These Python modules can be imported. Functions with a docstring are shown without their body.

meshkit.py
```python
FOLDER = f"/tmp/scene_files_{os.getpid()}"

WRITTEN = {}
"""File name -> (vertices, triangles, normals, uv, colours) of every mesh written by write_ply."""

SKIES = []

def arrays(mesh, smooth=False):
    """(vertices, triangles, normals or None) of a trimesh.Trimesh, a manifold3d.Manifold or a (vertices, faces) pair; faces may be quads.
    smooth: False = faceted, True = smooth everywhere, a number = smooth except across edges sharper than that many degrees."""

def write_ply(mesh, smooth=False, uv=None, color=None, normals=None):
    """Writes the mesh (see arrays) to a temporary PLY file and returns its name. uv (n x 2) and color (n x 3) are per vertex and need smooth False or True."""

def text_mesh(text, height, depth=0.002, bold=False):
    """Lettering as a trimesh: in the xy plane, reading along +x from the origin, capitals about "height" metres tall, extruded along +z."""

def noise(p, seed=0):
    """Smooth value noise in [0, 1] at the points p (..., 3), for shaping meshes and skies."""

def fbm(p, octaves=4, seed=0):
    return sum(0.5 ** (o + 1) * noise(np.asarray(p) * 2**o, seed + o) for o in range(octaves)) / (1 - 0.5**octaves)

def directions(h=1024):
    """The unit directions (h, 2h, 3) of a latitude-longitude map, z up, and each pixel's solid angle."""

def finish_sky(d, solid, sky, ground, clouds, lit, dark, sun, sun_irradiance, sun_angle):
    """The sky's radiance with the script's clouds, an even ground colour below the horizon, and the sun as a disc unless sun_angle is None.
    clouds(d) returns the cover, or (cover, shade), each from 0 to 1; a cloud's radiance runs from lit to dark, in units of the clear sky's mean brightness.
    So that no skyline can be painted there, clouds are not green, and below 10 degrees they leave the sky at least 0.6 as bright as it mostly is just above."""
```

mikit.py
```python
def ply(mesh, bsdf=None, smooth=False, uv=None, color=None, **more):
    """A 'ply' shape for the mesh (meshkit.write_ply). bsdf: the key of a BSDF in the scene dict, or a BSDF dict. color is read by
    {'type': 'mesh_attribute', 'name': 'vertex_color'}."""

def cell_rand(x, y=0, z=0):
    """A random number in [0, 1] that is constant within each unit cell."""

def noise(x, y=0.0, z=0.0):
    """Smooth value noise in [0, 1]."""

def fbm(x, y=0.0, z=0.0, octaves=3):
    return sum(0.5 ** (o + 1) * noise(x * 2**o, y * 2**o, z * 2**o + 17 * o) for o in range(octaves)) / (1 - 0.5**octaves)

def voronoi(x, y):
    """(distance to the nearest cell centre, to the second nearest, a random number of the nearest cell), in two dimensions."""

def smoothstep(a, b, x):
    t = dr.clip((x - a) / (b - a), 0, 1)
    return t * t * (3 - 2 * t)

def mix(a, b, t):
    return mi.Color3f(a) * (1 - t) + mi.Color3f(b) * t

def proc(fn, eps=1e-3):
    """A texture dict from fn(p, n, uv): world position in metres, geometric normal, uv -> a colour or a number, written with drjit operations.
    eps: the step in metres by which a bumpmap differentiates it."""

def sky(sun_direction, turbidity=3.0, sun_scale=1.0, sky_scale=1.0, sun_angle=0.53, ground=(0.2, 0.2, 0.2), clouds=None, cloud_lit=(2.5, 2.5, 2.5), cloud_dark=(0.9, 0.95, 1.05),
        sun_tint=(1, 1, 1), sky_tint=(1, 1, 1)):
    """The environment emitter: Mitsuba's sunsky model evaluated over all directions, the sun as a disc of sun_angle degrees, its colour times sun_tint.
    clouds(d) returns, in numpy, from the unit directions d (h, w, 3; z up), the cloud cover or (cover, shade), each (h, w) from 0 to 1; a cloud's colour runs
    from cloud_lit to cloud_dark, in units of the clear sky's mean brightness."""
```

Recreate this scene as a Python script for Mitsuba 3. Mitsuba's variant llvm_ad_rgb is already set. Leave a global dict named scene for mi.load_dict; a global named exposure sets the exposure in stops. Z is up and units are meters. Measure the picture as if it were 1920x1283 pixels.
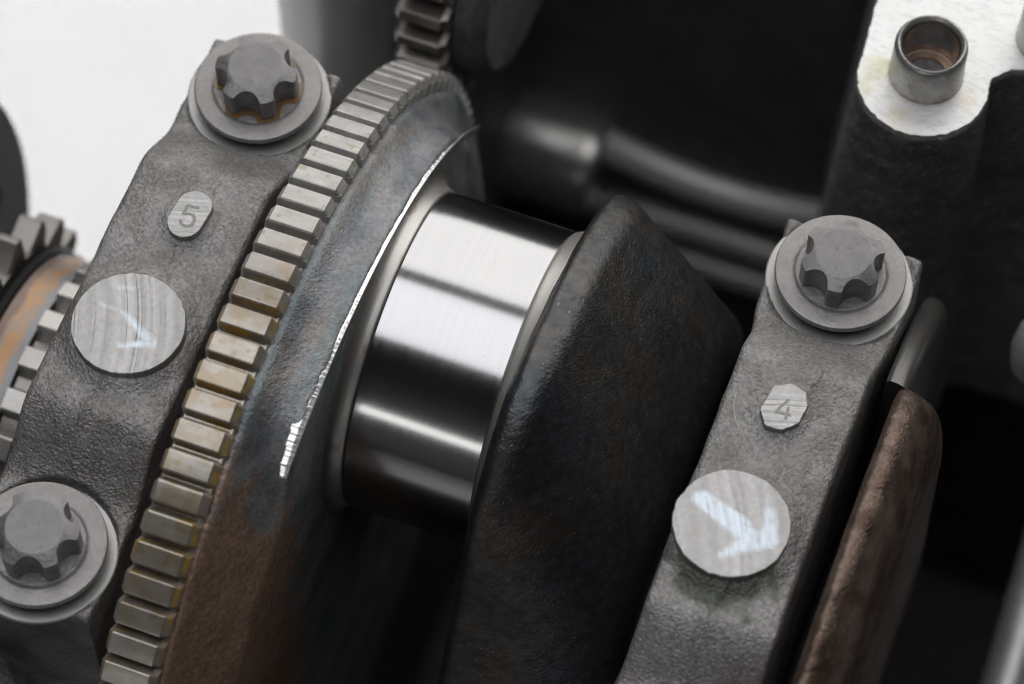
import math, numpy as np, trimesh, mitsuba as mi, drjit as dr, mikit, meshkit, manifold3d as m3
from mikit import proc, noise, fbm, smoothstep, mix, voronoi, cell_rand
from shapely.geometry import Polygon, Point, LineString
from shapely import affinity
T = mi.ScalarTransform4f
scene, labels = {}, {}
MM = 0.001
rng = np.random.default_rng(7)

# ------------------------------------------------------------------ camera, lamps, exposure
def vec(*a): return np.array(a, float)
_az, _el, _ro = np.radians([19.77, 61.75, 0.54])
_n = vec(np.sin(_az) * np.cos(_el), -np.cos(_az) * np.cos(_el), np.sin(_el))
_r = vec(np.cos(_az), np.sin(_az), 0)
_up = np.cross(_n, _r) * np.cos(_ro) - _r * np.sin(_ro)
_target = vec(34.8, 21.0, 45.0)
_eye = _target + _n * 527.6
scene['camera'] = {'type': 'thinlens', 'fov': 17.18, 'fov_axis': 'x', 'aperture_radius': 4.2 * MM, 'focus_distance': 508 * MM,
                   'near_clip': 0.02, 'far_clip': 20.0,
                   'to_world': T().look_at(origin=list(_eye * MM), target=list(_target * MM), up=list(_up))}
exposure = 0.62

def softbox(key, centre, u, v, radiance, label):
    """a soft lamp: a luminous cloth in a shallow black housing; u, v are half edges in mm, the light leaves along u x v"""
    c, u, v = vec(*centre), vec(*u), vec(*v)
    w = np.cross(u, v); w /= np.linalg.norm(w)
    q = np.array([c - u - v, c + u - v, c + u + v, c - u + v])
    scene[key + '__diffuser'] = mikit.ply((q * MM, np.array([[0, 1, 2], [0, 2, 3]])), {'type': 'diffuse', 'reflectance': {'type': 'rgb', 'value': 0.5}},
                                          emitter={'type': 'area', 'radiance': {'type': 'rgb', 'value': list(radiance)}})
    k = 1.02
    f = np.array([c - k * u - k * v, c + k * u - k * v, c + k * u + k * v, c - k * u + k * v]) + w * 4
    b = np.array([c - .6 * u - .6 * v, c + .6 * u - .6 * v, c + .6 * u + .6 * v, c - .6 * u + .6 * v]) - w * 120
    vv = np.vstack([f, b]); ff = [[4, 6, 5], [4, 7, 6]]
    for i in range(4):
        j = (i + 1) % 4; ff += [[i, j, 4 + j], [i, 4 + j, 4 + i]]
    scene[key + '__housing'] = mikit.ply((vv * MM, np.array(ff)), 'black_cloth')
    labels[key] = {'label': label, 'category': 'lamp'}

scene['black_cloth'] = {'type': 'twosided', 'bsdf': {'type': 'diffuse', 'reflectance': {'type': 'rgb', 'value': 0.02}}}
softbox('softbox', (-120, -10, 790), (480, 0, 0), (0, -290, 0), (1.45, 1.46, 1.50), 'large overhead softbox hanging above the engine block')
softbox('softbox_001', (20, 560, 400), (700, 0, 0), (0, -185, 330), (1.45, 1.43, 1.40), 'large tilted softbox standing behind the engine block')
softbox('strip_lamp', (60, -900, 300), (330, 0, 0), (0, -16, -40), (2.0, 1.97, 1.92), 'low narrow strip lamp in front of the engine block')

# ------------------------------------------------------------------ materials (p in metres -> mm)
def rgb(*v): return {'type': 'rgb', 'value': list(v)}
def principled(color, rough, metal=0.0, spec=0.5, bump=None, bump_scale=1.0, eps=4e-5, **more):
    b = {'type': 'principled', 'base_color': color, 'roughness': rough, 'metallic': metal, 'specular': spec, **more}
    if bump is not None:
        b = {'type': 'bumpmap', 'arbitrary': proc(bump, eps=eps), 'scale': bump_scale, 'bsdf': b}
    return {'type': 'twosided', 'bsdf': b}
def mm3(p): return p.x * 1000, p.y * 1000, p.z * 1000

def grain(p, n, uv):
    x, y, z = mm3(p)
    return (fbm(x * 3.3, y * 3.3, z * 3.3, 2) * 0.9 + noise(x * 1.1 + 9, y * 1.1, z * 1.1) * 0.1) * 0.00021
def cast_color(p, n, uv):
    x, y, z = mm3(p)
    a = fbm(x * 0.16 + 5, y * 0.16, z * 0.16, 3); b = noise(x * 2.6, y * 2.6, z * 2.6)
    c = mix((0.108, 0.103, 0.097), (0.158, 0.153, 0.149), smoothstep(0.3, 0.7, a))
    d = dr.sqrt(dr.square((x - 79.5) / 8.5) + dr.square((y + 14.5) / 6.5)) + 0.9 * (fbm(x * 0.35, y * 0.35, 3.0, 3) - 0.5)
    oil = smoothstep(1.05, 0.75, d) * smoothstep(60, 62, z)       # greenish oil patch in front of the right pad
    c = mix(c, (0.030, 0.036, 0.026), 0.85 * oil)
    b2 = noise(x * 4.3 + 7, y * 4.3, z * 4.3)
    return c * (0.42 + 0.7 * b + 0.46 * b2)
scene['cast_metal'] = principled(proc(cast_color), 0.46, 0.45, 0.5, grain)

def cast_dark(p, n, uv):
    x, y, z = mm3(p)
    a = fbm(x * 0.2 + 5, y * 0.2, z * 0.2, 3)
    sp = smoothstep(0.86, 0.95, noise(x * 2.3, y * 2.3, z * 2.3))
    return mix((0.045, 0.041, 0.042), (0.092, 0.087, 0.089), a) * (0.55 + 0.9 * noise(x * 1.7, y * 1.7, z * 1.7)) * (1 + 4 * sp)
scene['block_metal'] = principled(proc(cast_dark), 0.55, 0.0, 0.4, grain)
scene['ledge_metal'] = principled(rgb(0.42, 0.41, 0.40), 0.4, 0.4, 0.5)
scene['gallery_metal'] = principled(rgb(0.36, 0.35, 0.335), 0.26, 0.8)
scene['pillar_metal'] = principled(rgb(0.55, 0.545, 0.53), 0.42, 0.5)

def bolt_color(p, n, uv):
    x, y, z = mm3(p)
    a = fbm(x * 0.5 + 2, y * 0.5, z * 0.5, 3); b = noise(x * 4, y * 4, z * 4)
    return mix((0.15, 0.145, 0.14), (0.215, 0.205, 0.20), a) * (0.86 + 0.28 * b)
def bolt_bump(p, n, uv):
    x, y, z = mm3(p)
    return fbm(x * 2.2, y * 2.2, z * 2.2, 3) * 0.00006
scene['bolt_metal'] = principled(proc(bolt_color), 0.38, 0.5, 0.5, bolt_bump)
def head_color(p, n, uv):
    x, y, z = mm3(p)
    a = fbm(x * 0.7 + 12, y * 0.7, z * 0.7, 3)
    d = smoothstep(0.58, 0.80, fbm(x * 1.2 + 3, y * 1.2, z * 1.2, 2))
    return mix(mix((0.105, 0.102, 0.103), (0.16, 0.155, 0.153), a), (0.085, 0.078, 0.068), 0.6 * d)
scene['head_metal'] = principled(proc(head_color), 0.36, 0.5, 0.5, bolt_bump)
scene['oil_film'] = principled(rgb(0.10, 0.056, 0.014), 0.12, 0.0, 0.6)

def milled(cx, cy, sx, sy, curve):
    """milling arcs about a far centre; sx, sy: direction across the lines"""
    def f(p, n, uv):
        x, y, z = mm3(p); x, y = x - cx, y - cy
        t = x * sx + y * sy; s = -x * sy + y * sx
        t = t + curve * s * s + 0.15 * noise(x * 0.35, y * 0.35)
        return t, s
    return f
def pad_material(cx, cy, sx, sy, curve, pitch, marks):
    ln = milled(cx, cy, sx, sy, curve)
    def bump(p, n, uv):
        t, s = ln(p, n, uv)
        w = noise(t / pitch, s * 0.05); w2 = noise(t / pitch * 3.1, s * 0.08 + 7)
        return (w * 0.7 + w2 * 0.3) * 0.00018
    def paint(p):
        x, y, z = mm3(p); x, y = x - cx, y - cy
        m = mi.Float(0)
        for (x0, y0, x1, y1, w0, w1, dens) in marks:
            dx, dy = x1 - x0, y1 - y0; L2 = dx * dx + dy * dy
            h = dr.clip(((x - x0) * dx + (y - y0) * dy) / L2, 0, 1)
            d = dr.sqrt(dr.square(x - x0 - h * dx) + dr.square(y - y0 - h * dy))
            w = w0 + (w1 - w0) * h
            e = d + 0.55 * (fbm(x * 1.1 + 4, y * 1.1, 1.0, 3) - 0.5)
            m = dr.maximum(m, dens * smoothstep(w + 0.2, w - 0.75, e))
        t, s = ln(p, n=None, uv=None)
        g = 0.1 + 0.8 * noise(t / pitch * 2.0, s * 0.35) + 0.5 * fbm(x * 0.9 + 5, y * 0.9, 2.0, 3)
        return dr.clip(m * g * 1.1, 0, 1)
    def color(p, n, uv):
        t, s = ln(p, n, uv); x, y, z = mm3(p)
        a = noise(t / pitch + 3, s * 0.05)
        base = mix((0.235, 0.231, 0.227), (0.345, 0.34, 0.333), a) * (0.9 + 0.2 * noise(x * 2, y * 2))
        return mix(base, (0.62, 0.69, 0.76), paint(p))
    def metal(p, n, uv): return 0.8 * (1 - paint(p))
    def rough(p, n, uv): return 0.42 + 0.25 * paint(p)
    return principled(proc(color), proc(rough), proc(metal), 0.5, bump)

def steel_line(p, n, uv):     # fine circumferential polishing lines, constant along the circle
    x, y, z = mm3(p)
    return 0.5 * noise(x * 9, 1.0) + 0.5 * noise(x * 23, 5.0)
def pin_color(p, n, uv):
    x, y, z = mm3(p)
    l = steel_line(p, n, uv)
    sp = smoothstep(0.93, 0.97, noise(x * 1.3 + 40, y * 1.3, z * 1.3))
    return mix((0.32, 0.32, 0.328), (0.36, 0.357, 0.352), l) * (1 - 0.25 * sp)
def pin_rough(p, n, uv):
    return 0.13 + 0.05 * steel_line(p, n, uv)
scene['polished_steel'] = principled(proc(pin_color), proc(pin_rough), 1.0, anisotropic=0.0)
def fillet_color(p, n, uv):
    x, y, z = mm3(p)
    st = smoothstep(0.62, 0.78, fbm(x * 0.8 + 7, y * 0.35, z * 0.35, 3))
    return mix((0.40, 0.388, 0.365), (0.25, 0.165, 0.09), 0.5 * st)
scene['turned_steel'] = principled(proc(fillet_color), 0.42, 0.95)
scene['bright_edge'] = principled(rgb(0.60, 0.595, 0.585), 0.34, 0.95)

def web_bump(p, n, uv):
    x, y, z = mm3(p)
    return (fbm(x * 3.6 + 3, y * 3.6, z * 3.6, 2) * 0.9 + 0.1 * noise(x * 0.8, y * 0.8, z * 0.8)) * 0.00013
def web_color(p, n, uv):
    x, y, z = mm3(p)
    a = fbm(x * 0.30 + 2, y * 0.12, z * 0.12, 3); b = noise(x * 2.2, y * 2.2, z * 2.2)
    c = mix((0.085, 0.091, 0.10), (0.17, 0.174, 0.18), smoothstep(0.25, 0.75, a))
    tint = smoothstep(0.50, 0.66, fbm(x * 0.45 + 31, y * 0.11, z * 0.11, 3))
    c = mix(c, (0.15, 0.13, 0.11), 0.5 * tint)
    teal = smoothstep(0.52, 0.62, fbm(x * 0.5 + 71, y * 0.05 + 3, z * 0.05, 2))
    c = mix(c, (0.11, 0.145, 0.15), 0.4 * teal)
    rust = smoothstep(0.0, 1.0, (-20 - y) * 0.10 + 2.4 * (fbm(x * 0.22, y * 0.22 + 4, z * 0.22, 3) - 0.5))
    rc = mix((0.14, 0.085, 0.056), (0.24, 0.145, 0.095), noise(x * 1.4, y * 1.4, z * 1.4))
    return mix(c, rc, 0.85 * rust) * (0.75 + 0.5 * b)
scene['web_steel'] = principled(proc(web_color), 0.45, 0.5, 0.5, web_bump)
def scale_bump(p, n, uv):
    x, y, z = mm3(p)
    return fbm(x * 3.4 + 3, y * 3.4, z * 3.4, 2) * 0.00009
def black_color(p, n, uv):
    x, y, z = mm3(p)
    a = fbm(x * 0.12 + 2, y * 0.12, z * 0.12, 3); m = fbm(x * 0.9, y * 0.9, z * 0.9, 3)
    sp = smoothstep(0.86, 0.96, noise(x * 2.6, y * 2.6, z * 2.6))
    c = mix((0.060, 0.065, 0.072), (0.082, 0.076, 0.070), smoothstep(0.35, 0.65, a)) * (0.45 + 0.8 * m)
    return c * (1 + 1.6 * sp)
scene['black_steel'] = principled(proc(black_color), 0.42, 0.92, 0.5, scale_bump)
def rust_color(p, n, uv):
    x, y, z = mm3(p)
    a = fbm(x * 0.3 + 2, y * 0.3, z * 0.3, 3); b = noise(x * 2.0, y * 2.0, z * 2.0)
    c = mix((0.050, 0.030, 0.020), (0.105, 0.074, 0.058), smoothstep(0.3, 0.7, a))
    return c * (0.65 + 0.7 * b)
scene['rusty_steel'] = principled(proc(rust_color), 0.30, 0.7, 0.5, web_bump)

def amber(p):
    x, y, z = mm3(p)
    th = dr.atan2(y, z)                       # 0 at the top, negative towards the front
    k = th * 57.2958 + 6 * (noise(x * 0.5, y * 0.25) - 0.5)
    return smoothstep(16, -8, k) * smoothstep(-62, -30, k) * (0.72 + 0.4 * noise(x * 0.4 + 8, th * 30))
def tooth_color(p, n, uv):
    x, y, z = mm3(p)
    a = noise(x * 0.5, y * 0.8, z * 0.8); l = noise(x * 0.3, y * 6, z * 6)
    c = mix((0.235, 0.23, 0.22), (0.31, 0.303, 0.288), a) * (0.9 + 0.2 * l)
    sp = smoothstep(0.76, 0.86, noise(x * 1.1 + 5, y * 1.1, z * 1.1))
    c = mix(c, (0.20, 0.15, 0.09), 0.55 * sp)
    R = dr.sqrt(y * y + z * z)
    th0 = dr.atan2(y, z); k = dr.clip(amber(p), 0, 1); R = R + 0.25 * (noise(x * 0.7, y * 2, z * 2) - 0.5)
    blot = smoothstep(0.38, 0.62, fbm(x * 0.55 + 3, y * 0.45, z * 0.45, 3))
    c = mix(c, (0.20, 0.13, 0.045), k * (0.25 + 0.35 * blot))                                     # oil varnish; its fade towards the top also paints weaker reflection into the colour
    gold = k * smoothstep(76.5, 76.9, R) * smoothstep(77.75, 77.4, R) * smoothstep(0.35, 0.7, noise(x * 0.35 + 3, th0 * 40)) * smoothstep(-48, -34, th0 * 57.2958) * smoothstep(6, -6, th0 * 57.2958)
    c = mix(c, (0.46, 0.29, 0.05), 0.9 * gold)                                    # oil caught along the tooth edges, its golden glints painted into the colour
    return c
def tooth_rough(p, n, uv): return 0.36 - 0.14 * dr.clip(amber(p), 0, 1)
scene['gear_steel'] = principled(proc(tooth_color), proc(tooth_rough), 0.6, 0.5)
scene['gear_steel_grey'] = principled(rgb(0.17, 0.16, 0.148), 0.34, 0.8)
scene['wheel_steel'] = principled(rgb(0.30, 0.29, 0.275), 0.34, 0.8)
def tint_color(p, n, uv):
    x, y, z = mm3(p)
    k = x + 2.2 * (fbm(x * 0.25, y * 0.25, z * 0.25, 3) - 0.5)
    m = smoothstep(0.35, 0.65, fbm(x * 0.8 + 4, y * 0.3, z * 0.3, 3))
    c = mix((0.15, 0.15, 0.155), (0.26, 0.15, 0.075), smoothstep(-41.6, -42.6, k) * (0.45 + 0.55 * m))
    return mix(c, (0.12, 0.085, 0.07), smoothstep(-44.6, -45.6, k))
scene['tinted_steel'] = principled(proc(tint_color), 0.38, 0.5)
scene['black_rubber'] = principled(rgb(0.02, 0.02, 0.021), 0.4, 0.0, 0.5)
scene['black_paint'] = principled(rgb(0.055, 0.055, 0.058), 0.45, 0.0, 0.5)

def alu_bump(p, n, uv):
    x, y, z = mm3(p)
    return (noise(x * 0.8 + y * 0.5, (y - x * 0.6) * 4) * 0.5 + fbm(x, y, z, 3) * 0.5) * 0.00005
def alu_color(p, n, uv):
    x, y, z = mm3(p)
    dx, dy = x - 81.9, y - 80.6
    r = dr.sqrt(dx * dx + dy * dy)
    w = 1.5 * (fbm(x * 0.7 + 3, y * 0.7, 2.0, 3) - 0.5)
    def spot(cx, cy, rad): return smoothstep(1.25, 0.1, dr.sqrt(dr.square(dx - cx) + dr.square(dy - cy)) / rad + w) * (0.5 + 0.7 * noise(x * 1.6, y * 1.6))
    sw = smoothstep(0.6, 0.8, noise(x * 0.9 + y, y * 4))
    c = mix((0.50, 0.50, 0.495), (0.38, 0.38, 0.37), 0.6 * sw)
    c = mix(c, (0.30, 0.29, 0.10), 0.5 * dr.maximum(spot(-7.6, -0.5, 3.4), spot(-8.6, -4, 2.4)))
    return mix(c, (0.42, 0.29, 0.13), 0.4 * dr.maximum(spot(-1.5, -8.0, 2.6), 0.7 * spot(7.4, -1.5, 2.6)))
scene['machined_alloy'] = principled(proc(alu_color), 0.40, 0.65, 0.6, alu_bump)
def sleeve_color(p, n, uv):
    x, y, z = mm3(p)
    a = noise(x * 0.8, y * 0.8, z * 0.5); s = smoothstep(0.6, 0.8, noise(x * 3 + z * 4, y * 3, z))
    rim = smoothstep(60.2, 59.2, z + 0.5 * noise(x, y))
    c = mix((0.36, 0.355, 0.34), (0.48, 0.475, 0.46), a) * (1 - 0.3 * s)
    return mix(c, (0.20, 0.10, 0.05), 0.8 * rim)
scene['sleeve_steel'] = principled(proc(sleeve_color), 0.32, 0.85)
scene['bore_steel'] = principled(proc(sleeve_color), 0.2, 0.95)
scene['chrome'] = principled(rgb(0.75, 0.75, 0.74), 0.18, 1.0)
scene['seat_metal'] = principled(rgb(0.30, 0.295, 0.285), 0.38, 0.7)
scene['cheek_steel'] = principled(rgb(0.10, 0.097, 0.092), 0.32, 0.7)
scene['satin_steel'] = principled(rgb(0.36, 0.35, 0.34), 0.32, 0.9)
def paper_color(p, n, uv): return mi.Color3f(0.86, 0.86, 0.87) * (0.985 + 0.03 * noise(p.x * 40, p.y * 40))
scene['white_paper'] = {'type': 'twosided', 'bsdf': {'type': 'diffuse', 'reflectance': proc(paper_color)}}
scene['fibre_hair'] = {'type': 'twosided', 'bsdf': {'type': 'diffuse', 'reflectance': rgb(0.45, 0.44, 0.40)}}
scene['room_paint'] = {'type': 'twosided', 'bsdf': {'type': 'diffuse', 'reflectance': rgb(0.45, 0.46, 0.48)}}

# ------------------------------------------------------------------ helpers
_used = {}
def numbered(k):
    if k not in _used: _used[k] = 0; return k
    _used[k] += 1; return f'{k}_{_used[k]:03d}'
def arr(mesh):
    v, f, _ = meshkit.arrays(mesh); return v, f
def put(key, mesh, bsdf, smooth=30, label=None, **more):
    key = numbered(key)
    v, f = arr(mesh)
    scene[key] = mikit.ply(trimesh.Trimesh(v * MM, f, process=False), bsdf, smooth, **more)
    if label: labels[key] = {'label': label}
    return key
def thing(name, label, cat, group=None):
    key = numbered(name); labels[key] = {'label': label, 'category': cat}
    if group: labels[key]['group'] = group
    return key
def moved(mesh, d=(0, 0, 0), rz=0):
    v, f = arr(mesh); a = math.radians(rz)
    R = np.array([[math.cos(a), -math.sin(a), 0], [math.sin(a), math.cos(a), 0], [0, 0, 1]])
    return v @ R.T + np.asarray(d, float), f
def join(*ms):
    vs, fs, o = [], [], 0
    for m in ms:
        v, f = arr(m); vs.append(v); fs.append(f + o); o += len(v)
    return np.vstack(vs), np.vstack(fs)

def nets(fn, lo, hi, h):
    """surface nets: the zero set of fn (negative inside), as (vertices, triangles)"""
    ax = [np.arange(a, b + h, h) for a, b in zip(lo, hi)]
    F = fn(*np.meshgrid(*ax, indexing='ij', sparse=False)).astype(np.float32)
    S = F < 0
    nx, ny, nz = [len(a) - 1 for a in ax]
    acc = np.zeros((nx, ny, nz, 3), np.float32); cnt = np.zeros((nx, ny, nz), np.float32)
    corners = [(0, 0, 0), (1, 0, 0), (0, 1, 0), (1, 1, 0), (0, 0, 1), (1, 0, 1), (0, 1, 1), (1, 1, 1)]
    def sl(c): return tuple(slice(k, k + m) for k, m in zip(c, (nx, ny, nz)))
    for i, a in enumerate(corners):
        for b in corners[i + 1:]:
            d = np.subtract(b, a)
            if np.abs(d).sum() != 1: continue
            fa, fb = F[sl(a)], F[sl(b)]
            cr = S[sl(a)] != S[sl(b)]
            t = np.where(cr, fa / np.where(cr, fa - fb, 1), 0)
            for k in range(3): acc[..., k] += np.where(cr, a[k] + t * d[k], 0)
            cnt += cr
    on = cnt > 0
    idx = np.full(on.shape, -1, np.int64); idx[on] = np.arange(on.sum())
    ijk = np.argwhere(on)
    v = np.array(lo) + (ijk + acc[on] / cnt[on][:, None]) * h
    faces = []
    for k in range(3):
        o = [j for j in range(3) if j != k]
        sA = [slice(1, -1)] * 3; sA[k] = slice(0, -1); sB = list(sA); sB[k] = slice(1, None)
        A, B = S[tuple(sA)], S[tuple(sB)]
        q = np.argwhere(A != B)
        if not len(q): continue
        flip = A[tuple(q.T)]
        q = q.copy(); q[:, o[0]] += 1; q[:, o[1]] += 1
        def at(d0, d1):
            p = q.copy(); p[:, o[0]] -= d0; p[:, o[1]] -= d1
            return idx[tuple(p.T)]
        quad = np.stack([at(1, 1), at(0, 1), at(0, 0), at(1, 0)], 1)
        if k == 1: flip = ~flip
        quad[~flip] = quad[~flip][:, ::-1]
        faces += [quad[:, [0, 1, 2]], quad[:, [0, 2, 3]]]
    f = np.vstack(faces)
    return v, f[(f >= 0).all(1)]
def smax(a, b, k): h = np.clip(0.5 - 0.5 * (a - b) / k, 0, 1); return a * (1 - h) + b * h + k * h * (1 - h)
def smin(a, b, k): return -smax(-a, -b, k)
def sstep(a, b, x): t = np.clip((x - a) / (b - a), 0, 1); return t * t * (3 - 2 * t)
def fb(x, y, z, s, o=3, seed=0): return meshkit.fbm(np.stack([x, y, z], -1) * s + 50, o, seed) - 0.5

def lathe(profile, axis='z', centre=(0, 0, 0), sections=96, closed=True):
    """revolve (r, h) points about an axis; the outline is closed on itself"""
    p = np.asarray(profile, float); n = len(p)
    a = np.linspace(0, 2 * np.pi, sections, endpoint=False)
    r, h = p[:, 0], p[:, 1]
    c, s = np.cos(a)[:, None], np.sin(a)[:, None]
    H = np.broadcast_to(h, (sections, n))
    if axis == 'z': v = np.stack([c * r, s * r, H], -1)
    else: v = np.stack([H, c * r, s * r], -1)
    v = v.reshape(-1, 3) + np.asarray(centre, float)
    i, j = np.meshgrid(np.arange(sections), np.arange(n if closed else n - 1), indexing='ij')
    i2, j2 = (i + 1) % sections, (j + 1) % n
    f = np.stack([i * n + j, i2 * n + j, i2 * n + j2, i * n + j2], -1).reshape(-1, 4)
    m = trimesh.Trimesh(v, np.vstack([f[:, [0, 1, 2]], f[:, [0, 2, 3]]]), process=True)
    m.update_faces(m.nondegenerate_faces())
    if m.is_watertight and m.volume < 0: m.invert()
    return m
def prism(poly, h, z=0.0, bevel=0.0):
    """a polygon extruded upward, its top edge bevelled"""
    if bevel <= 0:
        m = trimesh.creation.extrude_polygon(poly, h, engine='earcut')
    else:
        a = trimesh.creation.extrude_polygon(poly, h - bevel, engine='earcut')
        out = np.array(poly.exterior.coords)[:-1]; c = np.array(poly.centroid.coords[0])
        d = c - out; inn = out + d / np.linalg.norm(d, axis=1, keepdims=True) * bevel
        n = len(out); v = np.vstack([np.c_[out, np.zeros(n)], np.c_[out, np.full(n, h - bevel)], np.c_[inn, np.full(n, h)], [[*c, h]], [[*c, 0]]])
        f = []
        for i in range(n):
            j = (i + 1) % n
            f += [[i, j, n + j], [i, n + j, n + i], [n + i, n + j, 2 * n + j], [n + i, 2 * n + j, 2 * n + i], [2 * n + i, 2 * n + j, 3 * n], [j, i, 3 * n + 1]]
        return v + [0, 0, z], np.array(f)
    v, f = arr(m); return v + [0, 0, z], f
def box(lo, hi, r=0.6):
    lo, hi = np.array(lo, float), np.array(hi, float)
    pts = np.array([[x, y, z] for x in (0, 1) for y in (0, 1) for z in (0, 1)])
    c = lo + r + pts * (hi - lo - 2 * r)
    d = np.vstack([c + r * np.array(o) for o in ([1, .4, .4], [-1, .4, .4], [.4, 1, .4], [.4, -1, .4], [.4, .4, 1], [.4, .4, -1], [1, -.4, -.4], [-1, -.4, -.4], [-.4, 1, -.4], [-.4, -1, -.4], [-.4, -.4, 1], [-.4, -.4, -1],
                   [1, .4, -.4], [-1, .4, -.4], [1, -.4, .4], [-1, -.4, .4], [.4, 1, -.4], [.4, -1, -.4], [-.4, 1, .4], [-.4, -1, .4], [.4, -.4, 1], [-.4, .4, 1], [.4, -.4, -1], [-.4, .4, -1])])
    return trimesh.convex.convex_hull(d)
def tube(path, radius, sides=20):
    p = np.asarray(path, float); t = np.gradient(p, axis=0); t /= np.linalg.norm(t, axis=1, keepdims=True)
    a = np.cross(t, [0, 0, 1.0]); a /= np.linalg.norm(a, axis=1, keepdims=True); b = np.cross(a, t)
    ang = np.arange(sides) * 2 * np.pi / sides; n = len(p)
    v = p[:, None] + radius * (np.cos(ang)[None, :, None] * a[:, None] + np.sin(ang)[None, :, None] * b[:, None])
    v = np.vstack([v.reshape(-1, 3), p[:1], p[-1:]])
    f = []
    for i in range(n - 1):
        for j in range(sides):
            k = (j + 1) % sides
            f += [[i * sides + j, i * sides + k, (i + 1) * sides + k], [i * sides + j, (i + 1) * sides + k, (i + 1) * sides + j]]
    for j in range(sides):
        k = (j + 1) % sides; f += [[n * sides, k, j], [n * sides + 1, (n - 1) * sides + j, (n - 1) * sides + k]]
    return v, np.array(f)

# ------------------------------------------------------------------ the setting: white table, dark room behind the camera
v, f = arr(trimesh.creation.box((4000, 4000, 20)))
scene['table'] = mikit.ply(((v + [0, 600, -270]) * MM, f), 'white_paper')
v, f = arr(trimesh.creation.box((5000, 20, 3000)))
scene['room_wall'] = mikit.ply(((v + [0, -1900, 1200]) * MM, f), 'room_paint')
labels['room_wall'] = {'label': 'grey wall behind the photographer, seen only in reflections', 'category': 'wall', 'kind': 'structure'}
labels['table'] = {'label': 'bright white paper surface under the engine, upper left', 'category': 'table', 'kind': 'structure'}

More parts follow.
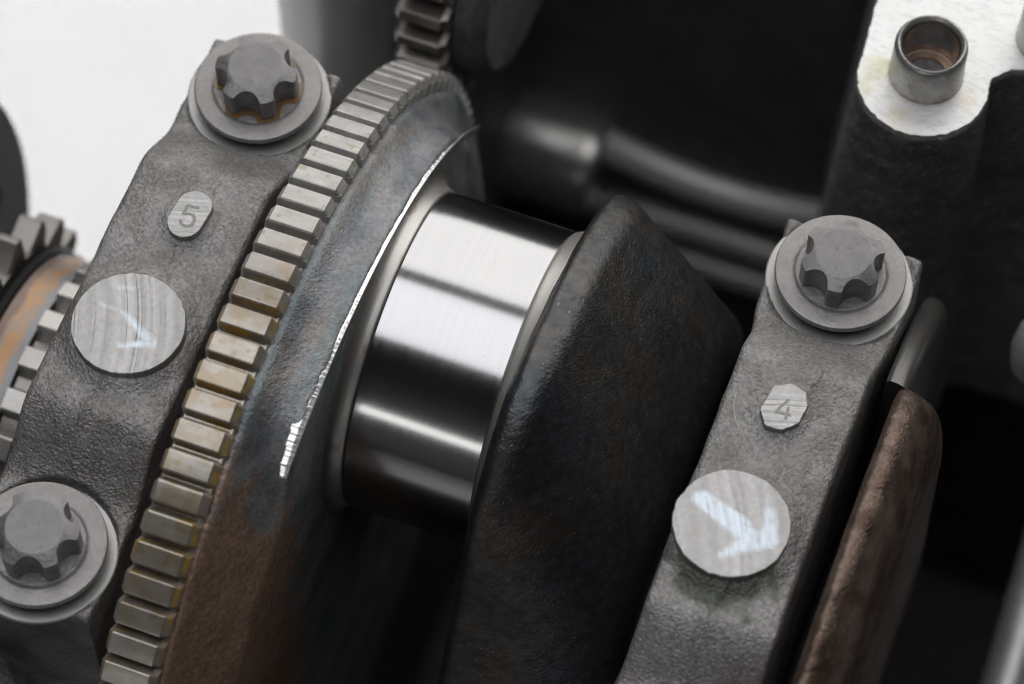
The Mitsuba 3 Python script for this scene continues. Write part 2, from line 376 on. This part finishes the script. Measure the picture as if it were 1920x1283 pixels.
# ------------------------------------------------------------------ engine block
thing('engine_block', 'dark cast engine block around the crankshaft, with a bright machined post at upper right', 'engine block')
eb = 'engine_block'
put(eb + '__crankcase_floor', box((-27.2, -112, -250), (165, 156, -238), 2), 'block_metal')
for x0, x1 in ((-27.2, -3.9), (69.4, 92.5)):
    put(eb + '__bulkhead', box((x0, -56, -240), (x1, 56, -0.6), 2), 'block_metal')
    put(eb + '__bulkhead_web', box((x0 + 2, -100, -240), (x1 - 2, 143, -34), 2), 'block_metal')
put(eb + '__skirt_wall', box((-16, 140, -240), (165, 156, 58), 3), 'block_metal')
put(eb + '__skirt_wall', box((150, -112, -240), (165, 141, 30), 3), 'block_metal')
put(eb + '__skirt_wall', box((-27.2, -112, -240), (151, -98, -10), 3), 'block_metal')
put(eb + '__cast_lug', box((-44, -78, 10), (-15.5, -53.6, 43.5), 5), 'cast_metal', 30, 'rough grey casting lug in the lower left corner')
put(eb + '__corner_rib', box((-31, 112, -240), (-15, 150, 70), 2), 'block_metal')
# grey round corner pillar behind the left cap
put(eb + '__corner_pillar', lathe([(0, -240), (10.0, -240), (10.0, 33), (9, 34), (0, 34)], 'z', (-26.2, 95, 0), 64), 'pillar_metal', 40, 'grey round pillar behind the upper left bolt')
put(eb + '__pillar_foot', box((-27, 66, -240), (-6, 96, -8), 3), 'block_metal')
# boss and curved ledges deep in the crankcase
put(eb + '__oil_gallery', lathe([(0, -14), (11, -14), (12.6, 2), (12.8, 23), (11.4, 26), (0, 26)], 'x', (-12.5, 136, -91), 64), 'gallery_metal', 40, 'blurred grey gallery boss with a bright highlight')
for (z0, x0, x1, sag, rad) in ((-92.8, 9, 66, 4.0, 4.2), (-110.5, 12, 64, -1.0, 3.6), (-124.5, 18, 62, -0.5, 3.4)):
    xs = np.linspace(x0, x1, 40); mid = x0 + 0.55 * (x1 - x0)
    put(eb + '__curved_rib', tube(np.c_[xs, np.full(40, 139.0), z0 + sag * ((xs - mid) / 24) ** 2], rad), 'ledge_metal', True)
# post with machined top
plan = Point(81.9, 80.6).buffer(10.6, 32).union(Polygon([(71.4, 80.6), (69.2, 104), (66, 125), (125, 125), (125, 88.4), (99, 88.4), (94.5, 87.2), (91.3, 83.5)]))
plan = plan.buffer(0).buffer(1.2, 8).buffer(-1.2, 8).simplify(0.03)
def post_sdf():
    co = np.array(plan.exterior.coords)
    def fn(x, y, z):
        from shapely import contains_xy, distance, points
        X, Y = x[:, :, 0], y[:, :, 0]
        d = distance(plan.boundary, points(X.ravel(), Y.ravel())).reshape(X.shape)
        d = np.where(contains_xy(plan, X.ravel(), Y.ravel()).reshape(X.shape), -d, d)[:, :, None]
        g = d + fb(x, y, z, 0.5, 3, 3) * 0.5 - np.maximum(57.7 - z, 0) * 0.045
        return np.maximum(np.maximum(g, z - 58.1), np.maximum(-40 - z, np.maximum(y - 124, x - 122)))
    return fn
pv = nets(post_sdf(), (60, 62, -41), (124, 126, 60), 0.7)
put(eb + '__post', pv, 'block_metal', True, 'dark rough casting below the machined post top')
top = plan.intersection(Polygon([(60, 60), (121.5, 60), (121.5, 123.5), (60, 123.5)])).buffer(-0.25)
co = np.array(top.exterior.segmentize(0.8).coords)[:-1]
co = co + rng.normal(0, 0.09, co.shape)
top = Polygon(co).buffer(0)
hole = Point(81.9, 82.0).buffer(4.3, 24)
put(eb + '__post_face', prism(top.difference(hole), 1.2, 57.65), 'machined_alloy', False, 'bright machined alloy face with yellow oil stains')

# ------------------------------------------------------------------ dowel sleeves
def sleeve(cx, cy, z0, label):
    k = thing('dowel_sleeve', label, 'dowel sleeve', None)
    pr = [(4.6, z0), (4.6, z0 + 7.5), (4.85, z0 + 8.1), (5.2, z0 + 8.3), (5.5, z0 + 8.1), (5.75, z0 + 7.6), (5.82, z0 + 3.2), (5.98, z0 + 0.6), (5.95, z0)]
    put(k + '__sleeve', lathe(pr, 'z', (cx, cy, 0), 96), 'sleeve_steel', 50)
    put(k + '__bore', lathe([(4.59, z0 - 3), (4.59, z0 + 7.3), (4.5, z0 + 7.4), (4.4, z0 + 7.2), (4.4, z0 - 3)], 'z', (cx, cy, 0), 64), 'bore_steel', 50)
    put(k + '__bottom_ring', lathe([(0, z0 - 0.9), (3.1, z0 - 0.9), (3.3, z0 - 0.5), (4.39, z0 - 0.5), (4.39, z0 - 3), (0, z0 - 3)], 'z', (cx, cy, 0), 48), 'sleeve_steel', 30)
sleeve(81.9, 82.0, 58.9, 'hollow grey dowel sleeve standing on the bright machined post face')
sleeve(99.0, 95.2, 58.9, 'second sleeve cut off by the right edge of the picture')

# ------------------------------------------------------------------ bearing caps
def cap_body(cx, hw, pad, boss, seed):
    def fn(x, y, z):
        X = x - cx
        top = 58.4 + 7.1 * sstep(33.5, 20.5, np.abs(y)) - 0.006 * X ** 2 + 0.42 * np.exp(-((X - 0.8 - 0.05 * y - 0.6 * np.sin(y * 0.35)) / 0.32) ** 2) * (np.abs(y) < 30)
        top = top + fb(x, y, 0 * z, 0.16, 2, seed) * 0.6
        dp = np.hypot(x - pad[0], y - pad[1]); top = top + 1.0 * sstep(11.2, 8.2, dp)
        db = np.hypot((x - boss[0]) * 1.25, y - boss[1]); top = top + 0.35 * sstep(5.6, 4.4, db)
        d = (z - top) * 0.85
        w = np.maximum(np.abs(X) - (hw + (10.9 - hw) * sstep(27, 36, np.abs(y))), np.abs(y) - 50.0) + 0.012 * (z - 60) + fb(x, y, z, 0.3, 2, seed + 9) * 0.35
        d = smax(d, w, 0.9)
        d = np.maximum(d, -z)
        d = smin(d, 1e3 + 0 * d, 0.1) if False else d
        d = smax(d, 27.5 - np.hypot(y, z), 0.5)
        for by in (-42.06, 42.06):                                  # machined spot faces under the bolts
            hole = np.maximum(np.hypot(X + 0 * z, y - by) - 11.4, 57.2 - z)
            d = smax(d, -hole, 0.35)
        return d + fb(x, y, z, 1.0, 2, seed + 3) * 0.03
    return nets(fn, (cx - 13, -53, -1), (cx + 13, 53, 70), 0.5)

def wobble(poly, amp, step=0.5, seed=0):
    g = np.random.default_rng(seed); c = np.array(poly.exterior.segmentize(step).coords)[:-1]
    n = len(c); w = g.normal(0, 1, n); w = np.convolve(np.r_[w, w, w], [.25, .5, .25], 'same')[n:2 * n]
    m = np.array(poly.centroid.coords[0]); d = c - m
    return Polygon(c + d / np.linalg.norm(d, axis=1, keepdims=True) * (amp * w)[:, None])

pad5, boss5, pad4, boss4 = (-15.5, -7.4), (-14.5, 13.5), (78.8, -7.3), (80.0, 13.7)
# chalk strokes: x0, y0, x1, y1, half width at start and end, density (mm from the pad centre)
scene['pad_metal'] = pad_material(*pad5, 0.94, 0.34, 0.012, 0.62, [
    (-1.6, 1.4, 4.6, -1.9, 0.5, 1.0, 0.75), (4.6, -1.9, 0.4, -4.0, 0.8, 0.6, 0.95), (-0.6, 1.2, 4.2, -1.6, 0.3, 1.1, 0.6), (-0.2, -3.7, 2.9, -3.1, 0.3, 0.5, 0.8),
    (-4.6, 4.9, -1.6, 5.7, 0.5, 0.5, 0.35), (-5.2, 1.6, -2.5, 1.5, 0.5, 0.3, 0.4)])
scene['pad_metal_001'] = pad_material(*pad4, 0.90, 0.42, 0.008, 0.6, [
    (-5.6, 2.0, 4.4, -1.6, 1.3, 1.6, 1.0), (-5.2, 3.0, 2.0, 0.6, 0.7, 1.0, 1.0), (4.6, 3.6, 6.0, -0.6, 1.0, 1.5, 0.95), (3.2, -1.8, 0.4, -5.2, 1.3, 0.8, 0.95), (5.4, -0.8, 1.4, -4.2, 1.6, 0.8, 0.9), (3.4, 5.4, 4.2, 4.2, 0.3, 0.4, 0.6)])
scene['boss_metal'] = pad_material(*boss5, -0.30, 0.95, 0.0, 0.24, [(50, 50, 51, 51, 0.1, 0.1, 0.0)])

def bearing_cap(cx, hw, pad, boss, digit, padmat, label, seed):
    k = thing('bearing_cap', label, 'bearing cap', 'main bearing caps over the crankshaft')
    put(k + '__body', cap_body(cx, hw, pad, boss, seed), 'cast_metal', True)
    if digit == '5':
        poly = wobble(Point(*pad).buffer(8.55, 32), 0.06, 0.5, seed)
        bp = affinity.rotate(LineString([(0, -1.5), (0, 1.5)]).buffer(2.75, 12), -6)
    else:
        poly = wobble(Point(*pad).buffer(8.55, 32), 0.07, 0.5, seed)
        bp = affinity.rotate(Polygon([(-2.7, -1.7), (-1.2, -3.7), (0.9, -3.4), (2.6, -1.6), (2.7, 1.4), (1.7, 3.2), (-0.4, 3.6), (-2.3, 2.2)]).buffer(-0.3).buffer(0.75, 8), -4)
    put(k + '__round_pad', prism(poly, 3.0, 64.9, 0.12), padmat, 25, 'round milled pad with smeared white chalk arrow')
    bp = wobble(affinity.translate(bp, *boss), 0.05, 0.6, seed + 1)
    b = put(k + '__number_boss', prism(bp, 3.0, 64.1, 0.12), 'boss_metal', 25, 'small oval milled boss bearing the number ' + digit)
    h = 3.9 if digit == '5' else 3.4
    t = meshkit.text_mesh(digit, h, 0.16); v, f = arr(t); v = v - [(v[:, 0].min() + v[:, 0].max()) / 2, h / 2, 0]
    rot = 5
    put(b + '__numeral', moved((v, f), (boss[0] + 0.1, boss[1] - 0.4, 67.04), rot), 'numeral_metal', False)
    return k
scene['numeral_metal'] = principled(rgb(0.17, 0.165, 0.155), 0.5, 0.5)
bearing_cap(-15.5, 10.7, pad5, boss5, '5', 'pad_metal', 'grey cast bearing cap marked 5 left of the ring gear', 11)
bearing_cap(80.55, 9.9, pad4, boss4, '4', 'pad_metal_001', 'grey cast bearing cap marked 4 right of the dark crank web', 23)

# ------------------------------------------------------------------ bolts
star = Point(0, 0).buffer(6.45, 48)
for i in range(6):
    a = math.radians(60 * i + 30)
    star = star.difference(Point(6.9 * math.cos(a), 6.9 * math.sin(a)).buffer(2.25, 24))
star = star.buffer(-0.5, 12).buffer(1.0, 12).buffer(-0.5, 12).simplify(0.01)
def bolt_head():
    co = np.array(star.exterior.coords)[:-1]
    a = m3.Manifold.extrude(m3.CrossSection([co], m3.FillRule.NonZero), 6.6)
    cone = m3.Manifold.revolve(m3.CrossSection([[(0, -1), (7, -1), (7, 5.0), (6.4, 5.5), (4.35, 6.45), (4.1, 6.5), (0, 6.5)]], m3.FillRule.NonZero), 96)
    return a ^ cone
flange_profile = [(0, -0.8), (8.7, -0.8), (8.75, 0.95), (9.6, 1.15), (9.95, 1.4), (10.05, 1.7), (10.05, 2.2), (9.92, 2.42), (9.65, 2.55), (7.6, 2.6), (7.2, 2.52), (6.95, 2.4), (6.75, 2.34), (0, 2.34)]
def bolt(cx, cy, rz, label, oily=False):
    k = thing('cap_bolt', label, 'bolt', 'flanged star-head bolts on the bearing caps')
    put(k + '__flange', lathe(flange_profile, 'z', (cx, cy, 58.05), 128), 'bolt_metal', 28)
    put(k + '__washer_seat', lathe([(7.5, 56.6), (11.25, 56.6), (11.3, 57.2), (11.1, 57.32), (7.5, 57.32)], 'z', (cx, cy, 0), 96), 'seat_metal', 30)
    put(k + '__head', moved(bolt_head(), (cx, cy, 59.75), rz), 'head_metal', 28)
    if oily:
        ring = wobble(star, 0.12, 0.4, 5).buffer(0.75, 8).intersection(Point(0, 0).buffer(7.0, 32)).difference(star.buffer(-0.3))
        put(k + '__oil_film', moved(prism(ring, 0.2, 0.0), (cx, cy, 60.34), rz), 'oil_film', False, 'amber oil line round the bolt head')
    return k
bolt(-15.5, 42.06, 8, 'star-head bolt at the far end of the cap marked 5, in the upper left', True)
bolt(80.3, 42.06, 35, 'star-head bolt on the cap marked 4, right side')
bolt(-15.5, -42.06, 15, 'star-head bolt at the near end of the cap marked 5, cut by the left edge')

# ------------------------------------------------------------------ crankshaft
thing('crankshaft', 'crankshaft with polished pin, dark webs and a ring gear between the two caps', 'crankshaft')
cs = 'crankshaft'
PIN = (15.82, 41.12)
def pin_frame(y, z):
    al = y * 0.359 + z * 0.933; pe = y * 0.933 - z * 0.359
    return al, pe
for a, b in ((-60, 8), (66, 90.0)): put(cs + '__main_journal', lathe([(0, a), (27, a), (27, b), (0, b)], 'x', (0, 0, 0), 128), 'cheek_steel', 40)
# web with the gear seat
def web1(x, y, z):
    R = np.hypot(y, z); al, pe = pin_frame(y, z)
    cone = np.maximum(R - (75.0 - np.maximum(x - 8.4, 0) * 1.75), 7.0 - x) * 0.6
    disc = np.maximum(cone, x - 15.9)
    env = R - (74.2 - np.clip(x - 9, 0, 20) * 0.27)
    env = env + 5.0 * sstep(22, 43, pe)
    lobe = smax(env, np.abs(pe) - 43.0, 5.0)
    lobe = smax(lobe, 12 - al, 3.0)
    lobe = np.maximum(lobe, np.maximum(7.0 - x, x - 15.9))
    d = smin(disc, lobe, 3.0)
    d = smax(d, x - 15.9, 0.5 + 4.0 * sstep(16, 40, pe))
    return d + fb(x, y, z, 0.22, 2, 5) * 0.55 + fb(x, y, z, 0.9, 2, 6) * 0.10
put(cs + '__web', nets(web1, (6.4, -79, -79), (18, 79, 79), 0.6), 'web_steel', True, 'blue-grey web beside the ring gear, rusty towards the bottom')
# bright chattered edge where the web was faced off
def chatter_edge():
    th = np.radians(np.arange(38, 109, 0.22)); n = len(th)
    w = np.interp(np.degrees(th), [38, 50, 56, 75, 86, 90, 94, 97, 100, 104, 107, 108.5], [-0.5, -0.4, -0.05, 0.1, 0.1, 0.3, 0.5, 1.0, 0.9, 1.15, 0.9, 0.3])
    step = np.repeat(rng.random(n // 9 + 1), 9)[:n]; fine = np.convolve(rng.random(n + 40), np.ones(5) / 5, 'same')[20:-20]
    w = w * (0.8 + 0.4 * step) + 0.35 * (fine - 0.5)
    w = np.where(np.degrees(th) > 57, np.maximum(w, 0.05), w)
    R = 72.0 + 0.0 * th
    ridge = 0.05 * (rng.random(n) < 0.4) + 0.03 * rng.random(n)
    pr_ = [(16.05 + 0 * th, R - 0.9), (16.12 + 0 * th, R + ridge * 0.4), (15.8 - w * 0.35, R + 0.12 + ridge + w * 0.2), (15.5 - w, R + 0.12 + ridge + w * 0.27), (15.3 - w, R - 1.6)]
    v = np.concatenate([np.stack([a, b * np.cos(th), b * np.sin(th)], -1) for a, b in pr_]); f = []
    for k in range(4):
        for i in range(n - 1):
            f += [[k * n + i, k * n + i + 1, (k + 1) * n + i + 1], [k * n + i, (k + 1) * n + i + 1, (k + 1) * n + i]]
    return v, np.array(f)
put(cs + '__machined_edge', chatter_edge(), 'bright_edge', False, 'bright chattered edge line along the web')
# crank pin with undercut fillets
def arcp(c0, c1, r, a0, a1, n=8):
    return [(c0 + r * math.cos(math.radians(a)), c1 + r * math.sin(math.radians(a))) for a in np.linspace(a0, a1, n)]
put(cs + '__crank_pin', lathe([(20, 18.55), (25.6, 18.55), (25.82, 18.75), (25.82, 39.1), (25.6, 39.3), (20, 39.3)], 'x', (0, *PIN), 256), 'polished_steel', 40, 'mirror-polished crank pin')
def as_manifold(t): return m3.Manifold(m3.Mesh(np.asarray(t.vertices, np.float32), np.asarray(t.faces, np.uint32)))
def trim(t, R, x0, x1): return as_manifold(t) ^ m3.Manifold.cylinder(x1 - x0, R, R, 256).rotate((0, 90, 0)).translate((x0, 0, 0))
put(cs + '__pin_fillet', trim(lathe([(20, 18.5), (25.7, 18.5), (25.9, 18.4), (26.05, 18.2), (26.2, 17.6), (26.45, 17.0), (26.85, 16.5), (27.4, 16.1), (28.1, 15.85), (30.5, 15.75), (30.5, 12), (20, 12)], 'x', (0, *PIN), 192), 71.7, 10, 20), 'turned_steel', 40)
put(cs + '__pin_fillet', lathe([(20, 39.35), (25.7, 39.35), (25.85, 39.5), (26.05, 39.9), (26.35, 40.6), (26.75, 41.4), (27.1, 42.0), (27.2, 42.6), (27.2, 46), (20, 46)], 'x', (0, *PIN), 192), 'turned_steel', 40)
# dark web on the right of the pin
def web2(x, y, z):
    R = np.hypot(y, z); al, pe = pin_frame(y, z)
    slope = 1.30 - 0.55 * sstep(-8, 30, pe)
    land = R - (73.4 - np.maximum(42.8 - x, 0) * 1.2)
    env = smax(land, (R - (73.4 - (x - 46.6) * slope)) * 0.72, 1.6)
    d = smax(env, np.where(pe > 0, pe - 32.5, -pe - 37.5) - np.clip(30 - al, 0, 40) * 0.1, 18.0)
    d = np.minimum(d, smax(np.hypot(y, z) - 41 - 0 * x, -al - 60, 3))
    d = smax(d, 41.3 - x, 2.6); d = smax(d, x - 67.5, 2.5)
    return d + fb(x, y, z, 0.2, 2, 15) * 0.3 + fb(x, y, z, 0.9, 2, 16) * 0.10
put(cs + '__web', nets(web2, (41, -79, -79), (69.5, 79, 79), 0.7), 'black_steel', True, 'dark scaled web right of the polished pin')
# rusty web beyond the right cap
def web3(x, y, z):
    Y, Z = y + 7, z + 2
    R = np.hypot(Y, Z)
    prof = np.interp(x, [94, 95, 96.2, 98, 99.5, 101, 102.5, 104], [72.0, 75.2, 76.0, 75.2, 73.4, 70.4, 65.6, 58])
    d = (R - prof) * 0.8
    d = smax(d, y * 0.94 + z * 0.20 - 36.5, 6.0)
    d = smax(d, 94.6 - x, 0.8); d = smax(d, x - 103.2, 3)
    return d + fb(x, y, z, 0.25, 2, 25) * 0.3 + fb(x, y, z, 0.9, 2, 26) * 0.05
put(cs + '__web', nets(web3, (93.5, -86, -80), (115.5, 60, 80), 0.7), 'rusty_steel', True, 'rusty brown web beyond the cap marked 4')
put(cs + '__machined_cheek', as_manifold(lathe([(20, 92.4), (66.2, 92.4), (66.8, 92.7), (67.0, 93.2), (67.0, 94.0), (66.7, 94.9), (66.1, 95.6), (65.0, 96.1), (63.5, 96.3), (20, 96.3)], 'x', (0, 0, 0), 160)) ^ m3.Manifold.cube((20, 80, 80)).translate((86, 26, 0)), 'cheek_steel', 50, 'smooth grey machined cheek behind the right cap')
# ring gear with 105 teeth
NT = 105
rg = cs + '__ring_gear'
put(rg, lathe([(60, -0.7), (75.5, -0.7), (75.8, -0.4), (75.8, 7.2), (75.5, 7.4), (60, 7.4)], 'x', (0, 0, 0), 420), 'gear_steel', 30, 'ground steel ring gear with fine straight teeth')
def tooth_mesh(R0, R1, half_root, half_tip, x0, x1, ch=0.9):
    """one tooth standing on +z: trapezoid flanks, rounded tip edges, chamfered ends"""
    sec = [(-half_root * 1.12, R0 - 0.4), (-half_root, R0 + 0.25), (-(half_root * .45 + half_tip * .55), R0 + 0.52 * (R1 - R0)), (-half_tip - 0.12, R1 - 0.42), (-half_tip - 0.02, R1 - 0.18), (-half_tip + 0.14, R1 - 0.04), (-half_tip + 0.34, R1)]
    sec = sec + [(-a, b) for a, b in sec[::-1]]
    rows = []
    for x, k in ((x0, 1), (x0 + ch * .8, 0), (x1 - ch, 0), (x1, 1)):
        rows.append([(x, y * (1 - .28 * k), min(z, R1 - (1.0 if x == x0 else 1.1) * k)) for y, z in sec])
    v = np.array(rows).reshape(-1, 3); n = len(sec); f = []
    for i in range(3):
        for j in range(n - 1):
            a = i * n + j; f += [[a, a + 1, a + n + 1], [a, a + n + 1, a + n]]
    for j in range(1, n - 1): f += [[0, j + 1, j], [3 * n, 3 * n + j, 3 * n + j + 1]]
    return v, np.array(f)
tm = tooth_mesh(75.6, 78.0, 2.12, 1.6, -0.9, 7.6)
tv, tf = arr(tm)
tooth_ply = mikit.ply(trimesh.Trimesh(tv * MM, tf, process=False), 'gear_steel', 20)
def rotx(deg, d=(0, 0, 0)): return T().translate([c * MM for c in d]).rotate([1, 0, 0], deg)
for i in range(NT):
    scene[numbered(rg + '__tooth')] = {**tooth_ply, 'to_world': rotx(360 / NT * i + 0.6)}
# toothed wheel, tinted hub left of the left cap
tw = cs + '__toothed_wheel'
put(tw, lathe([(20, -40.4), (28.4, -40.4), (28.6, -40.2), (28.6, -36.2), (28.4, -36.0), (20, -36.0)], 'x', (0, 0, 0), 160), 'gear_steel_grey', 30, 'blurred coarse-toothed wheel at the left edge')
wm = tooth_mesh(28.5, 31.8, 2.4, 1.8, -40.5, -36.0, 0.5); wv, wf = arr(wm)
wheel_ply = mikit.ply(trimesh.Trimesh(wv * MM, wf, process=False), 'wheel_steel', 20)
for i in range(26): scene[numbered(tw + '__tooth')] = {**wheel_ply, 'to_world': rotx(360 / 26 * i + 3)}
put(cs + '__hub', lathe([(20, -47), (29.4, -47), (29.8, -46.6), (29.8, -40.6), (20, -40.6)], 'x', (0, 0, 0), 160), 'tinted_steel', 40, 'heat-tinted orange and blue hub at the left edge')
put(cs + '__seal_ring', lathe([(20, -48.4), (30.2, -48.4), (31.0, -47.8), (30.2, -47.1), (20, -47.1)], 'x', (0, 0, 0), 160), 'black_rubber', 40)
ck = cs + '__chain_sprocket'
put(ck, lathe([(20, -54), (30.6, -54), (30.6, -49.2), (20, -49.2)], 'x', (0, 0, 0), 160), 'gear_steel_grey', 30, 'blurred grey sprocket with pointed teeth at the left edge')
sm = tooth_mesh(30.4, 35.2, 3.4, 0.9, -54, -49.2, 0.5); sv, sf = arr(sm)
spr_ply = mikit.ply(trimesh.Trimesh(sv * MM, sf, process=False), 'gear_steel_grey', 20)
for i in range(22): scene[numbered(ck + '__tooth')] = {**spr_ply, 'to_world': rotx(360 / 22 * i + 2)}
pk = thing('pulley', 'black pulley disc with a dark hole, cut by the left edge', 'pulley')
pulley = m3.Manifold.revolve(m3.CrossSection([[(0, -72), (63, -72), (64, -71), (64, -67), (63, -66), (0, -66)]], m3.FillRule.NonZero), 160).rotate((0, 90, 0)).translate((-1.4, -13.3, -1.2))
for a in range(0, 360, 60):
    q = m3.Manifold.cylinder(20, 6, 6, 40).rotate((0, 90, 0)).translate((-78, -13.3 + 48 * math.cos(math.radians(a + 62)), -1.2 + 48 * math.sin(math.radians(a + 62))))
    pulley = pulley - q
put(pk + '__disc', pulley, 'black_paint', 30)

# ------------------------------------------------------------------ balance gear behind
bg = thing('balance_gear', 'blurred grey gear meshing behind the top of the ring gear', 'gear')
BC = (102.4, 37.3)
put(bg + '__hub', lathe([(5, -4.2), (29.2, -4.2), (29.2, 4.6), (5, 4.6)], 'x', (0, *BC), 128), 'gear_steel_grey', 30)
bm = tooth_mesh(28.9, 32.6, 1.85, 1.1, -4.2, 4.6); bv, bf = arr(bm)
bal_ply = mikit.ply(trimesh.Trimesh(bv * MM, bf, process=False), 'gear_steel_grey', 20)
for i in range(34): scene[numbered(bg + '__tooth')] = {**bal_ply, 'to_world': rotx(360 / 34 * i, (0, *BC))}
put(bg + '__side_plate', lathe([(5, 4.8), (28.5, 4.8), (28.5, 8), (26, 10), (5, 10)], 'x', (0, *BC), 96), 'block_metal', 30)

k = thing('lint_fibre', 'thin pale curved fibre lying on the cap marked 4, left of its number boss', 'fibre')
put(k + '__strand', tube(np.array([(72.6, 13.7, 66.0), (72.9, 11.6, 66.1), (73.9, 9.6, 66.1), (75.0, 8.2, 66.1), (76.3, 7.0, 66.0)]), 0.045, 6), 'fibre_hair', True)

# ------------------------------------------------------------------ blurred parts at the right edge
k = thing('chrome_plug', 'bright glossy rounded plug cut by the right edge', 'plug')
put(k + '__cap', lathe([(0, -10), (5.2, -10), (5.6, -6), (5.2, -2), (3.6, 1.2), (0, 2.4)], 'z', (113, 57, 36), 48), 'machined_alloy', 50)
k = thing('steel_rail', 'blurred bright steel rail at the lower right corner', 'rail')
put(k + '__bar', tube(np.array([(122.5, 92, -54), (123.5, 62, -58), (124.5, 20, -62), (125, -30, -66), (125, -90, -70)]), 4.6, 32), 'machined_alloy', 40)
